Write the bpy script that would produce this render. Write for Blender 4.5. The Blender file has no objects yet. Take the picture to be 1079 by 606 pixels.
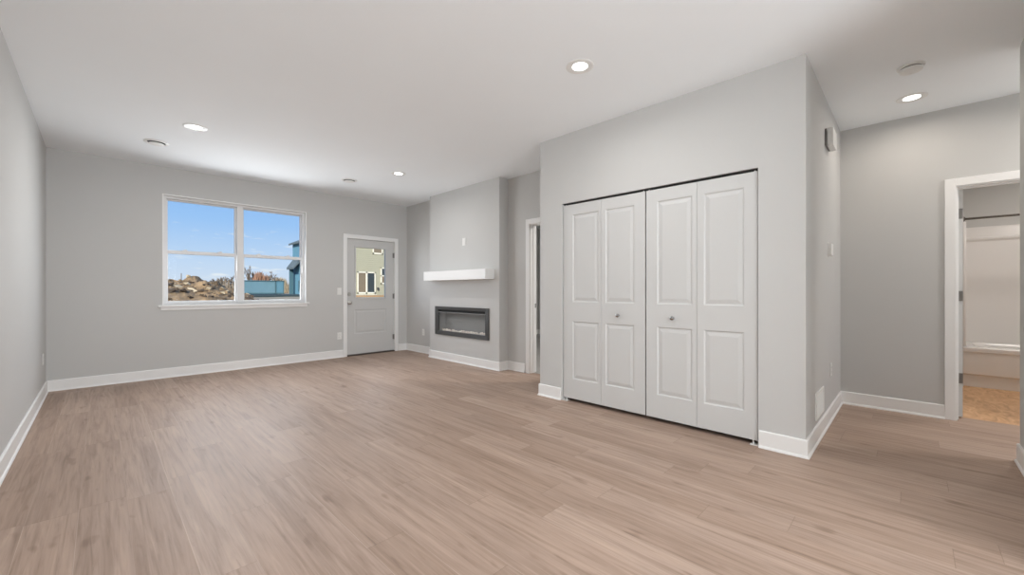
import bpy, bmesh, math, random
from mathutils import Vector, noise

# ------------------------------------------------------------------ camera, sky, sun, lights, exposure
S = bpy.context.scene
COL = S.collection
cam_d = bpy.data.cameras.new('camera')
cam_d.sensor_width = 36.0
cam_d.lens = 36.0 * 426.89 / 1079.0
cam_d.shift_x = 2.02 / 1079.0
cam_d.shift_y = 3.14 / 1079.0
cam_d.clip_start = 0.02
cam_d.clip_end = 1000
cam = bpy.data.objects.new('camera', cam_d)
cam.location = (0, 0, 1.135)
cam.rotation_euler = (math.radians(90), 0, -0.7907)
COL.objects.link(cam)
S.camera = cam
S.view_settings.view_transform = 'Standard'
S.view_settings.look = 'None'
S.view_settings.exposure = 0.20
S.view_settings.gamma = 1.0
S.view_settings.use_curve_mapping = False
S.cycles.use_denoising = True
S.cycles.max_bounces = 12
S.cycles.diffuse_bounces = 8
S.cycles.transparent_max_bounces = 16
S.cycles.caustics_reflective = False
S.cycles.caustics_refractive = False
S.cycles.sample_clamp_indirect = 6.0


def ng(tree):
    nt = tree
    def n(typ, **kw):
        nd = nt.nodes.new(typ)
        for k, v in kw.items():
            setattr(nd, k, v)
        return nd
    def link(a, b):
        nt.links.new(a, b)
    def val(sock, v):
        if hasattr(v, 'is_linked') or isinstance(v, bpy.types.NodeSocket):
            link(v, sock)
        else:
            sock.default_value = v
    def m(op, a, b=None, c=None, clamp=False):
        nd = n('ShaderNodeMath', operation=op, use_clamp=clamp)
        val(nd.inputs[0], a)
        if b is not None: val(nd.inputs[1], b)
        if c is not None: val(nd.inputs[2], c)
        return nd.outputs[0]
    def mix(fac, a, b, blend='MIX'):
        nd = n('ShaderNodeMix', data_type='RGBA', blend_type=blend)
        val(nd.inputs[0], fac); val(nd.inputs[6], a); val(nd.inputs[7], b)
        return nd.outputs[2]
    def comb(x, y, z):
        nd = n('ShaderNodeCombineXYZ')
        for i, v in enumerate((x, y, z)): val(nd.inputs[i], v)
        return nd.outputs[0]
    def ramp(fac, stops):
        nd = n('ShaderNodeValToRGB')
        cr = nd.color_ramp
        while len(cr.elements) < len(stops): cr.elements.new(0.5)
        for e, (p, c) in zip(cr.elements, stops):
            e.position = p; e.color = (*c, 1) if len(c) == 3 else c
        link(fac, nd.inputs[0])
        return nd.outputs[0]
    return n, link, m, mix, comb, ramp


# sky: blue above, pale at the horizon, thin white wisps
W = bpy.data.worlds.new('sky')
S.world = W
W.use_nodes = True
W.node_tree.nodes.clear()
n, link, m, mix, comb, ramp = ng(W.node_tree)
tc = n('ShaderNodeTexCoord')
sep = n('ShaderNodeSeparateXYZ'); link(tc.outputs['Generated'], sep.inputs[0])
elev = m('MAXIMUM', sep.outputs[2], 0.0)
sky = ramp(elev, [(0.0, (0.72, 0.80, 0.93)), (0.06, (0.58, 0.74, 0.97)), (0.14, (0.36, 0.60, 0.98)), (0.26, (0.24, 0.49, 0.96)), (1.0, (0.10, 0.28, 0.75))])
zz = m('ADD', elev, 0.10)
cv = comb(m('DIVIDE', sep.outputs[0], zz), m('DIVIDE', sep.outputs[1], zz), 0.0)
nz = n('ShaderNodeTexNoise'); nz.inputs['Scale'].default_value = 1.9; nz.inputs['Detail'].default_value = 7; nz.inputs['Roughness'].default_value = 0.55
link(cv, nz.inputs['Vector'])
cl = ramp(nz.outputs[0], [(0.575, (0, 0, 0)), (0.68, (1, 1, 1))])
skyc = mix(m('MULTIPLY', cl, 0.75), sky, (0.93, 0.95, 0.98, 1))
bg = n('ShaderNodeBackground'); bg.inputs[1].default_value = 0.84
link(skyc, bg.inputs[0])
wo = n('ShaderNodeOutputWorld'); link(bg.outputs[0], wo.inputs[0])

sun_d = bpy.data.lights.new('sun', 'SUN')
sun_d.energy = 5.2; sun_d.angle = math.radians(0.6); sun_d.color = (1.0, 0.93, 0.80)
sun = bpy.data.objects.new('sun', sun_d)
sun.rotation_euler = Vector((0.62, 0.56, -0.46)).to_track_quat('-Z', 'Y').to_euler()
COL.objects.link(sun)


def area(name, loc, direction, sx, sy, watts, color=(1, 1, 1), spread=180, parent=None, shape='RECTANGLE'):
    d = bpy.data.lights.new(name, 'AREA')
    d.shape = shape; d.size = sx
    if shape == 'RECTANGLE': d.size_y = sy
    d.energy = watts; d.color = color; d.spread = math.radians(spread)
    o = bpy.data.objects.new(name, d)
    o.rotation_euler = Vector(direction).to_track_quat('-Z', 'Y').to_euler()
    COL.objects.link(o)
    if parent: o.parent = parent; o.location = Vector(loc) - parent.location
    else: o.location = loc
    return o


# unseen fill added behind the camera; daylight through the far window and door glass
area('rear_fill', (0.75, -3.15, 1.25), (0, 1, 0.45), 2.1, 2.1, 132, (0.925, 0.968, 1.0))
area('window_daylight', (1.44, 6.932, 1.66), (0, -1, -0.10), 1.68, 1.38, 29, (0.92, 0.96, 1.0), 150)
area('door_daylight', (3.42, 6.895, 1.45), (0, -1, 0.0), 0.54, 0.86, 5, (0.94, 0.97, 1.0), 140)
area('passage_fill', (4.75, -2.15, 1.1), (0, 1, -0.1), 0.85, 1.8, 4, (1.0, 0.985, 0.96))  # unseen fill lamp added at the passage end to brighten the hall
DOWNLIGHT_W = 7.8
REAR_FILL_W = 10.0  # watts of the fill lamps added behind the camera
HALL_W = 3.4
PASSAGE_W = 16.0
BATH_W = 16.0
BEDROOM_W = 44.0

# ------------------------------------------------------------------ measures (metres)
H = 2.74
XL, YB, XR, XF = -0.43, 6.88, 4.132, 3.957       # left wall, window wall, right wall, chimney breast face
YF0, YF1 = 4.13, 5.84                            # chimney breast
XC, YC0, YC1 = 3.36, 0.506, 2.864                # closet front, hall side, far side
XH = 5.249                                       # far wall of the hall
YW, XW = -0.51, 4.258                            # partition by the hall: face and end
YR = -3.2                                        # rear wall behind the camera

# ------------------------------------------------------------------ materials
def pm(name, color, rough=0.5, metal=0.0, bump=None, spec=0.5, coat=0.0):
    mt = bpy.data.materials.new(name); mt.use_nodes = True
    nt = mt.node_tree; b = nt.nodes['Principled BSDF']
    b.inputs['Base Color'].default_value = (*color, 1)
    b.inputs['Roughness'].default_value = rough
    b.inputs['Metallic'].default_value = metal
    b.inputs['Specular IOR Level'].default_value = spec
    b.inputs['Coat Weight'].default_value = coat
    n, link, m, mix, comb, ramp = ng(nt)
    sc, st, var = bump or (180, 0.02, 0.02)
    g = n('ShaderNodeNewGeometry')
    t = n('ShaderNodeTexNoise'); t.inputs['Scale'].default_value = sc; t.inputs['Detail'].default_value = 3
    link(g.outputs['Position'], t.inputs['Vector'])
    bp = n('ShaderNodeBump'); bp.inputs['Strength'].default_value = st; bp.inputs['Distance'].default_value = 0.01
    link(t.outputs[0], bp.inputs['Height']); link(bp.outputs[0], b.inputs['Normal'])
    t2 = n('ShaderNodeTexNoise'); t2.inputs['Scale'].default_value = 2.0; t2.inputs['Detail'].default_value = 2
    link(g.outputs['Position'], t2.inputs['Vector'])
    lo = tuple(c * (1 - var) for c in color); hi = tuple(min(1, c * (1 + var)) for c in color)
    link(ramp(t2.outputs[0], [(0.3, lo), (0.7, hi)]), b.inputs['Base Color'])
    return mt


M = {}
M['wall'] = pm('wall_paint', (0.585, 0.585, 0.574), 0.75, bump=(260, 0.04, 0.006))
M['ceiling'] = pm('ceiling_paint', (0.90, 0.932, 0.952), 0.9, bump=(140, 0.05, 0.006))
M['trim'] = pm('white_trim', (0.86, 0.86, 0.85), 0.42, bump=(90, 0.01, 0.006))
M['door'] = pm('white_door', (0.61, 0.613, 0.605), 0.45, bump=(240, 0.02, 0.006))
M['grey_door'] = pm('grey_door_paint', (0.60, 0.60, 0.59), 0.5, bump=(90, 0.01, 0.006))
M['vinyl'] = pm('white_vinyl', (0.80, 0.80, 0.80), 0.35, bump=(60, 0.005, 0.005))
M['plastic'] = pm('white_plastic', (0.82, 0.82, 0.80), 0.35, bump=(60, 0.005, 0.005))
M['slot'] = pm('dark_slot', (0.05, 0.05, 0.05), 0.6)
M['nickel'] = pm('satin_nickel', (0.52, 0.50, 0.47), 0.28, 1.0, bump=(300, 0.01, 0.01))
M['chrome'] = pm('chrome', (0.42, 0.42, 0.42), 0.12, 1.0, bump=(300, 0.005, 0.01))
M['bronze'] = pm('dark_metal', (0.13, 0.115, 0.10), 0.4, 0.8)
M['hinge'] = pm('hinge_metal', (0.26, 0.25, 0.24), 0.4, 0.9)
M['black'] = pm('black_metal', (0.085, 0.085, 0.085), 0.36, 0.4)
M['firebox'] = pm('firebox_grey', (0.25, 0.25, 0.255), 0.5, 0.0)
M['crystal'] = pm('crystal', (0.90, 0.82, 0.78), 0.25)
M['dark'] = pm('dark_interior', (0.03, 0.03, 0.03), 0.8)
M['tub'] = pm('white_acrylic', (0.78, 0.765, 0.75), 0.25, bump=(30, 0.004, 0.004))
M['carpet'] = pm('grey_carpet', (0.50, 0.49, 0.48), 0.95, bump=(420, 0.6, 0.08))
M['threshold'] = pm('threshold_metal', (0.10, 0.085, 0.075), 0.4, 0.5)
M['dirt'] = pm('soil', (0.24, 0.160, 0.088), 0.95, bump=(4, 1.0, 0.5))
M['clod'] = pm('dark_soil', (0.085, 0.058, 0.038), 0.95, bump=(6, 0.8, 0.3))
M['orange_soil'] = pm('orange_soil', (0.42, 0.27, 0.15), 0.95)
M['straw'] = pm('pale_straw', (0.47, 0.385, 0.27), 0.9)
M['ground'] = pm('site_ground', (0.30, 0.25, 0.18), 0.95, bump=(1.5, 0.5, 0.2))
M['hill'] = pm('tan_field', (0.47, 0.37, 0.27), 0.95, bump=(0.3, 0.3, 0.2))
M['ground_shade'] = pm('painted_shade', (0.030, 0.050, 0.055), 0.9)  # dark tone painted in as shade on the ground
M['teal'] = pm('teal_siding', (0.115, 0.26, 0.36), 0.7)
M['blue'] = pm('blue_panel', (0.25, 0.43, 0.53), 0.6)
M['teal_dark'] = pm('dark_teal', (0.07, 0.15, 0.19), 0.7)
M['teal_trim'] = pm('grey_blue_trim', (0.34, 0.44, 0.50), 0.6)
M['roof'] = pm('roof_shingle', (0.10, 0.13, 0.15), 0.9, bump=(20, 0.4, 0.2))
M['beige'] = pm('sage_siding', (0.41, 0.395, 0.295), 0.75)
M['cream'] = pm('cream_trim', (0.80, 0.77, 0.66), 0.6)
M['tanblind'] = pm('tan_glazing', (0.22, 0.18, 0.13), 0.35, spec=0.2)
M['pane_dark'] = pm('dark_glazing', (0.05, 0.062, 0.068), 0.35, spec=0.2)
M['bark'] = pm('bark', (0.20, 0.155, 0.12), 0.9)
M['redtwig'] = pm('red_twig', (0.36, 0.20, 0.13), 0.9)
M['shrub'] = pm('dry_shrub', (0.30, 0.24, 0.18), 0.95)
M['pole'] = pm('pole_wood', (0.22, 0.20, 0.19), 0.9)


def emissive(name, color, strength):
    mt = bpy.data.materials.new(name); mt.use_nodes = True
    b = mt.node_tree.nodes['Principled BSDF']
    b.inputs['Base Color'].default_value = (0.9, 0.9, 0.9, 1)
    b.inputs['Emission Color'].default_value = (*color, 1)
    b.inputs['Emission Strength'].default_value = strength
    return mt
M['lens'] = emissive('lit_lens', (1.0, 0.97, 0.92), 5.0)


def glass_mat(name, refl=1.0):
    mt = bpy.data.materials.new(name); mt.use_nodes = True
    nt = mt.node_tree; nt.nodes.clear()
    n, link, m, mix, comb, ramp = ng(nt)
    t = n('ShaderNodeBsdfTransparent'); t.inputs[0].default_value = (0.97, 0.985, 0.98, 1)
    g = n('ShaderNodeBsdfGlossy'); g.inputs['Roughness'].default_value = 0.02
    lw = n('ShaderNodeLayerWeight'); lw.inputs[0].default_value = 0.5
    f = m('ADD', m('MULTIPLY', m('POWER', lw.outputs['Facing'], 4.0), 0.9), 0.04)
    mx = n('ShaderNodeMixShader')
    link(m('MULTIPLY', f, refl), mx.inputs[0]); link(t.outputs[0], mx.inputs[1]); link(g.outputs[0], mx.inputs[2])
    o = n('ShaderNodeOutputMaterial'); link(mx.outputs[0], o.inputs[0])
    return mt
M['glass'] = glass_mat('window_glass', 0.03)
M['fireglass'] = glass_mat('fireplace_glass', 1.6)


def plank_floor():
    mt = bpy.data.materials.new('oak_plank_floor'); mt.use_nodes = True
    nt = mt.node_tree; b = nt.nodes['Principled BSDF']
    n, link, m, mix, comb, ramp = ng(nt)
    PW, PL = 0.181, 1.22
    g = n('ShaderNodeNewGeometry')
    sp = n('ShaderNodeSeparateXYZ'); link(g.outputs['Position'], sp.inputs[0])
    x, y = sp.outputs[0], sp.outputs[1]
    u = m('DIVIDE', m('ADD', x, 0.181 * 120 - 2.815), PW)
    row = m('FLOOR', u); fu = m('FRACT', u)
    wn = n('ShaderNodeTexWhiteNoise', noise_dimensions='1D'); link(row, wn.inputs['W'])
    v = m('ADD', m('DIVIDE', m('ADD', y, 40.0), PL), m('MULTIPLY', wn.outputs[0], 7.31))
    pid = m('FLOOR', v); fv = m('FRACT', v)
    w2 = n('ShaderNodeTexWhiteNoise', noise_dimensions='2D'); link(comb(row, pid, 0.0), w2.inputs['Vector'])
    r1 = w2.outputs[0]
    sc = n('ShaderNodeSeparateColor'); link(w2.outputs[1], sc.inputs[0])
    r2 = sc.outputs[1]
    # grain: long fine streaks, offset plank by plank, with cathedral waves and knots
    off = m('MULTIPLY', r1, 53.0)
    gv = comb(m('MULTIPLY', x, 58.0), m('ADD', m('MULTIPLY', y, 2.2), off), m('MULTIPLY', r2, 19.0))
    t1 = n('ShaderNodeTexNoise'); t1.inputs['Scale'].default_value = 1.0; t1.inputs['Detail'].default_value = 7; t1.inputs['Roughness'].default_value = 0.62; t1.inputs['Distortion'].default_value = 0.9
    link(gv, t1.inputs['Vector'])
    gv2 = comb(m('MULTIPLY', x, 14.0), m('ADD', m('MULTIPLY', y, 0.85), off), m('MULTIPLY', r2, 31.0))
    t2 = n('ShaderNodeTexNoise'); t2.inputs['Scale'].default_value = 1.0; t2.inputs['Detail'].default_value = 3; t2.inputs['Distortion'].default_value = 1.6
    link(gv2, t2.inputs['Vector'])
    gv3 = comb(m('MULTIPLY', x, 12.0), m('ADD', m('MULTIPLY', y, 3.6), off), m('MULTIPLY', r1, 11.0))
    t3 = n('ShaderNodeTexNoise'); t3.inputs['Scale'].default_value = 1.0; t3.inputs['Detail'].default_value = 2
    link(gv3, t3.inputs['Vector'])
    base = ramp(r1, [(0.0, (0.365, 0.264, 0.206)), (0.35, (0.392, 0.286, 0.226)), (0.7, (0.418, 0.308, 0.246)), (1.0, (0.455, 0.34, 0.274))])
    warm = mix(m('MULTIPLY', r2, 0.28), base, (0.395, 0.275, 0.205, 1))
    gr = ramp(t1.outputs[0], [(0.30, (0.66, 0.63, 0.605)), (0.45, (0.92, 0.91, 0.90)), (0.55, (1, 1, 1)), (0.70, (1.14, 1.14, 1.14))])
    c1 = mix(0.85, warm, gr, 'MULTIPLY')
    gr2 = ramp(t2.outputs[0], [(0.30, (0.77, 0.745, 0.72)), (0.50, (1, 1, 1)), (0.72, (1.09, 1.09, 1.08))])
    c2 = mix(0.8, c1, gr2, 'MULTIPLY')
    kn = ramp(t3.outputs[0], [(0.66, (1, 1, 1)), (0.72, (0.74, 0.71, 0.69)), (0.80, (0.52, 0.48, 0.46))])
    c3 = mix(0.75, c2, kn, 'MULTIPLY')
    eu = m('MINIMUM', fu, m('SUBTRACT', 1.0, fu)); ev = m('MINIMUM', fv, m('SUBTRACT', 1.0, fv))
    su = m('LESS_THAN', m('MULTIPLY', eu, PW), 0.0011); sv = m('LESS_THAN', m('MULTIPLY', ev, PL), 0.0012)
    seam = m('MAXIMUM', su, sv)
    edge = m('MULTIPLY', m('LESS_THAN', m('MULTIPLY', fu, PW), 0.0032), m('MULTIPLY', sc.outputs[2], 0.55))  # paler plank edges: bevel highlights painted into the colour
    c3 = mix(edge, c3, (0.60, 0.475, 0.395, 1))
    c4 = mix(m('MULTIPLY', m('MAXIMUM', m('MULTIPLY', su, 0.35), sv), 0.5), c3, (0.16, 0.11, 0.08, 1))
    link(c4, b.inputs['Base Color'])
    ro = m('ADD', m('MULTIPLY', t1.outputs[0], 0.16), 0.41)
    link(ro, b.inputs['Roughness'])
    b.inputs['Specular IOR Level'].default_value = 0.28
    hgt = m('SUBTRACT', m('MULTIPLY', t1.outputs[0], 0.35), seam)
    bp = n('ShaderNodeBump'); bp.inputs['Strength'].default_value = 0.16; bp.inputs['Distance'].default_value = 0.003
    link(hgt, bp.inputs['Height']); link(bp.outputs[0], b.inputs['Normal'])
    return mt
M['floor'] = plank_floor()


def bath_floor():
    mt = bpy.data.materials.new('honey_vinyl_floor'); mt.use_nodes = True
    nt = mt.node_tree; b = nt.nodes['Principled BSDF']
    n, link, m, mix, comb, ramp = ng(nt)
    g = n('ShaderNodeNewGeometry')
    mp = n('ShaderNodeMapping'); mp.inputs['Rotation'].default_value = (0, 0, 0.6); mp.inputs['Scale'].default_value = (3.0, 9.0, 1)
    link(g.outputs['Position'], mp.inputs[0])
    t = n('ShaderNodeTexNoise'); t.inputs['Scale'].default_value = 1.6; t.inputs['Detail'].default_value = 5; t.inputs['Distortion'].default_value = 1.4
    link(mp.outputs[0], t.inputs['Vector'])
    link(ramp(t.outputs[0], [(0.3, (0.46, 0.26, 0.125)), (0.5, (0.62, 0.37, 0.195)), (0.72, (0.74, 0.49, 0.28))]), b.inputs['Base Color'])
    b.inputs['Roughness'].default_value = 0.45
    return mt
M['bathfloor'] = bath_floor()


# ------------------------------------------------------------------ mesh helpers
class MB:
    def __init__(self):
        self.bm = bmesh.new()

    def quad(self, *p):
        return self.bm.faces.new([self.bm.verts.new(q) for q in p])

    def box(self, x0, x1, y0, y1, z0, z1, bevel=0.0, seg=2):
        x0, x1 = min(x0, x1), max(x0, x1); y0, y1 = min(y0, y1), max(y0, y1); z0, z1 = min(z0, z1), max(z0, z1)
        b = bmesh.new()
        bmesh.ops.create_cube(b, size=1)
        for v in b.verts:
            v.co = Vector(((x0 + x1) / 2 + v.co.x * (x1 - x0), (y0 + y1) / 2 + v.co.y * (y1 - y0), (z0 + z1) / 2 + v.co.z * (z1 - z0)))
        if bevel > 0:
            bmesh.ops.bevel(b, geom=b.edges[:], offset=bevel, segments=seg, profile=0.5, affect='EDGES')
        self._add(b)
        return self

    def _add(self, b):
        me = bpy.data.meshes.new('tmp'); b.to_mesh(me); b.free()
        self.bm.from_mesh(me); bpy.data.meshes.remove(me)

    def tube(self, pts, radii, sides=12, caps=True):
        pts = [Vector(p) for p in pts]
        if not hasattr(radii, '__len__'): radii = [radii] * len(pts)
        rings = []
        for i, p in enumerate(pts):
            d = (pts[min(i + 1, len(pts) - 1)] - pts[max(i - 1, 0)]).normalized()
            a = Vector((0, 0, 1)) if abs(d.z) < 0.9 else Vector((1, 0, 0))
            e1 = d.cross(a).normalized(); e2 = d.cross(e1).normalized()
            rings.append([self.bm.verts.new(p + (e1 * math.cos(2 * math.pi * k / sides) + e2 * math.sin(2 * math.pi * k / sides)) * radii[i]) for k in range(sides)])
        for a, b in zip(rings, rings[1:]):
            for k in range(sides):
                self.bm.faces.new((a[k], a[(k + 1) % sides], b[(k + 1) % sides], b[k]))
        if caps:
            self.bm.faces.new(rings[0][::-1]); self.bm.faces.new(rings[-1])
        return self

    def lathe(self, origin, axis, profile, sides=32):
        """profile: (radius, height along axis) pairs"""
        o = Vector(origin); d = Vector(axis).normalized()
        a = Vector((0, 0, 1)) if abs(d.z) < 0.9 else Vector((1, 0, 0))
        e1 = d.cross(a).normalized(); e2 = d.cross(e1).normalized()
        rings = []
        for r, h in profile:
            if r < 1e-6:
                rings.append([self.bm.verts.new(o + d * h)])
            else:
                rings.append([self.bm.verts.new(o + d * h + (e1 * math.cos(2 * math.pi * k / sides) + e2 * math.sin(2 * math.pi * k / sides)) * r) for k in range(sides)])
        for A, B in zip(rings, rings[1:]):
            for k in range(sides):
                k2 = (k + 1) % sides
                if len(A) == 1 and len(B) == 1: continue
                if len(A) == 1: self.bm.faces.new((A[0], B[k2], B[k]))
                elif len(B) == 1: self.bm.faces.new((A[k], A[k2], B[0]))
                else: self.bm.faces.new((A[k], A[k2], B[k2], B[k]))
        return self

    def prism(self, poly, f0, f1):
        """poly: list of 2-D points; f0/f1 map a 2-D point to 3-D for either end"""
        a = [self.bm.verts.new(f0(*p)) for p in poly]; b = [self.bm.verts.new(f1(*p)) for p in poly]
        self.bm.faces.new(a); self.bm.faces.new(b[::-1])
        k = len(poly)
        for i in range(k):
            self.bm.faces.new((a[i], a[(i + 1) % k], b[(i + 1) % k], b[i]))
        return self

    def slab(self, mp, u0, u1, w0, w1, thick, panels, rings):
        """a door leaf: front at n=0 with moulded panels, back at n=-thick. mp(u, w, n) -> 3-D. rings: (inset, n) pairs"""
        us = sorted({u0, u1, *[p[0] for p in panels], *[p[1] for p in panels]})
        ws = sorted({w0, w1, *[p[2] for p in panels], *[p[3] for p in panels]})
        for ua, ub in zip(us, us[1:]):
            for wa, wb in zip(ws, ws[1:]):
                cu, cw = (ua + ub) / 2, (wa + wb) / 2
                if any(p[0] < cu < p[1] and p[2] < cw < p[3] for p in panels): continue
                self.quad(mp(ua, wa, 0), mp(ub, wa, 0), mp(ub, wb, 0), mp(ua, wb, 0))
        for a, b, c, d in panels:
            prev = (0.0, 0.0)
            rect = lambda i: [(a + i, c + i), (b - i, c + i), (b - i, d - i), (a + i, d - i)]
            for i, nn in rings:
                A, B = rect(prev[0]), rect(i)
                for k in range(4):
                    k2 = (k + 1) % 4
                    self.quad(mp(*A[k], prev[1]), mp(*A[k2], prev[1]), mp(*B[k2], nn), mp(*B[k], nn))
                prev = (i, nn)
            if prev is not None and rings[-1][1] is not None:
                self.quad(*[mp(*q, prev[1]) for q in rect(prev[0])])
        t = -thick
        c = [(u0, w0), (u1, w0), (u1, w1), (u0, w1)]
        self.quad(*[mp(*q, t) for q in c[::-1]])
        for k in range(4):
            k2 = (k + 1) % 4
            self.quad(mp(*c[k], 0), mp(*c[k], t), mp(*c[k2], t), mp(*c[k2], 0))
        bmesh.ops.remove_doubles(self.bm, verts=self.bm.verts, dist=1e-5)
        return self

    def build(self, name, mat, parent=None, smooth=False):
        me = bpy.data.meshes.new(name)
        bm = self.bm
        bmesh.ops.recalc_face_normals(bm, faces=bm.faces[:])
        base = Vector((0, 0, 0))
        if parent is not None:
            base = wloc(parent)
        if base.length:
            bmesh.ops.translate(bm, verts=bm.verts[:], vec=-base)
        if smooth:
            for f in bm.faces: f.smooth = True
            for e in bm.edges:
                if len(e.link_faces) == 2 and e.calc_face_angle(0) > math.radians(35): e.smooth = False
        bm.to_mesh(me); bm.free()
        me.materials.append(mat if not isinstance(mat, str) else M[mat])
        o = bpy.data.objects.new(name, me)
        COL.objects.link(o)
        if parent is not None: o.parent = parent
        return o


def wloc(o):
    v = Vector(o.location)
    while o.parent is not None:
        o = o.parent; v += Vector(o.location)
    return v


def tag(o, label, cat, group=None, kind=None):
    o['label'] = label; o['category'] = cat
    if group: o['group'] = group
    if kind: o['kind'] = kind
    return o


def thing(name, label, cat, loc=(0, 0, 0), group=None, kind=None):
    o = bpy.data.objects.new(name, None); o.empty_display_size = 0.1
    o.location = loc; COL.objects.link(o)
    return tag(o, label, cat, group, kind)


def struct(name, mb, mat, label, cat):
    return tag(mb.build(name, mat), label, cat, kind='structure')


# ------------------------------------------------------------------ the room shell
T = 0.12
# floors
struct('floor', MB().box(XL - 0.2, 5.42, YR - 0.2, YB + 0.16, -0.12, 0.0), 'floor', 'light oak plank floor running through the living room and hall', 'floor')
struct('floor_bathroom', MB().box(5.42, 8.2, -2.2, 0.38, -0.12, 0.0), 'bathfloor', 'honey coloured vinyl floor of the bathroom beyond the hall', 'floor')
struct('floor_bedroom', MB().box(XR + 0.06, 8.2, 0.63, YB + 0.16, -0.10, 0.004), 'carpet', 'grey carpeted floor seen through the doorway past the fireplace', 'floor')
struct('ceiling', MB().box(XL - 0.2, 8.3, YR - 0.2, YB + 0.2, H, H + 0.25), 'ceiling', 'flat white painted ceiling over the living room and hall', 'ceiling')
struct('sun_blocker', MB().box(XL - 0.2, XH + 1, -9.0, YR - 0.2, H, H + 0.25).box(XL - 0.2, XL - 0.08, -9.0, YR - 0.2, -0.1, H), 'ceiling', 'unseen slab and side wall added behind the viewer to block the sun', 'roof')  # added out of view to keep the sun out of the rear opening
# left wall
struct('wall_left', MB().box(XL - T, XL, YR, YB, 0, H), 'wall', 'light grey painted wall along the left side of the room', 'wall')
# window wall
WX0, WX1, WZ0, WZ1 = 0.560, 2.318, 0.945, 2.389
DX0, DX1, DZ1 = 2.955, 3.888, 2.045
b = MB()
b.box(XL - T, WX0, YB, YB + 0.16, 0, H).box(WX0, WX1, YB, YB + 0.16, 0, WZ0).box(WX0, WX1, YB, YB + 0.16, WZ1, H)
b.box(WX1, DX0, YB, YB + 0.16, 0, H).box(DX0, DX1, YB, YB + 0.16, DZ1, H).box(DX1, XR + T, YB, YB + 0.16, 0, H)
struct('wall_back', b, 'wall', 'light grey far wall with the window and the half glass door', 'wall')
# right wall with the bedroom doorway
BY0, BY1, BZ1 = 2.945, 3.712, 2.05
b = MB().box(XR, XR + T, BY1, YB, 0, H).box(XR, XR + T, BY0, BY1, BZ1, H).box(XR, XR + T, YC0 + T, BY0, 0, H)
struct('wall_right', b, 'wall', 'light grey wall behind the fireplace with an open doorway', 'wall')
# chimney breast with a recess for the fireplace
FY0, FY1, FZ0, FZ1 = 4.36, 5.64, 0.43, 0.855
b = MB().box(XF, XR, YF0, FY0, 0, H).box(XF, XR, FY1, YF1, 0, H).box(XF, XR, FY0, FY1, 0, FZ0).box(XF, XR, FY0, FY1, FZ1, H)
struct('wall_fireplace', b, 'wall', 'light grey chimney breast projecting around the electric fireplace', 'wall')
# closet
CY0, CY1, CZ1 = 0.790, 2.568, 2.03
b = MB().box(XC, XC + 0.115, CY1, YC1, 0, H).box(XC, XC + 0.115, YC0, CY0, 0, H).box(XC, XC + 0.115, CY0, CY1, CZ1, H)
b.box(XC + 0.115, XR, YC1 - 0.115, YC1, 0, H)
struct('wall_closet', b, 'wall', 'light grey closet front wall around the white bifold doors', 'wall')
struct('wall_hall', MB().box(XC + 0.115, XH + T, YC0, YC0 + T, 0, H), 'wall', 'short grey hall wall carrying thermostat, chime and return grille', 'wall')
# closet interior, dark because it is closed
struct('wall_closet_inside', MB().box(XR - 0.02, XR, YC0 + T, YC1 - 0.115, 0, H), 'wall', 'back wall inside the closed closet', 'wall')
# end of the hall with the bathroom doorway
HY0, HY1, HZ1 = -1.04, -0.272, 2.05
b = MB().box(XH, XH + T, HY1, YC0, 0, H).box(XH, XH + T, HY0, HY1, HZ1, H).box(XH, XH + T, -2.2, HY0, 0, H)
struct('wall_hall_end', b, 'wall', 'grey wall at the end of the hall with the bathroom doorway', 'wall')
# partition at the right edge of the frame
struct('wall_partition', MB().box(3.70, XW, YR, YW, 0, H).box(2.86, 3.70, YR, YW, 2.05, H).box(2.6, 2.86, YR, YW, 0, H).box(2.86, 3.70, YR, YW - 0.14, 0, 2.05), 'wall', 'grey partition wall cut off by the right edge', 'wall')
# rear wall behind the camera, its opening added for the fill light
b = MB().box(XL - T, -0.30, YR - T, YR, 0, H).box(-0.30, 2.6, YR - T, YR, 2.3, H).box(-0.30, 2.6, YR - T, YR, 0, 0.2)
struct('wall_rear', b, 'wall', 'unseen wall behind the viewer with a wide opening added for light', 'wall')
# bathroom shell
b = MB().box(8.0, 8.12, -2.2, 0.38, 0, H)
struct('wall_bathroom', b, 'wall', 'pale bathroom wall above the tub surround', 'wall')
struct('wall_bathroom_left', MB().box(XH + T, 8.0, -0.08, 0.0, 0, H).box(7.16, 8.0, -0.44, -0.08, 0, H), 'wall', 'bathroom side wall hidden behind the open door', 'wall')
struct('wall_bathroom_right', MB().box(XH + T, 8.0, -2.2, -2.08, 0, H), 'wall', 'far side wall of the bathroom beyond the tub', 'wall')
# bedroom shell
struct('wall_bedroom', MB().box(8.0, 8.12, 0.63, YB + 0.16, 0, H).box(XR + T, 8.0, YB, YB + 0.16, 0, H).box(XH + T, 8.0, 0.506, 0.626, 0, H), 'wall', 'dim grey wall of the room past the doorway', 'wall')


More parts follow.
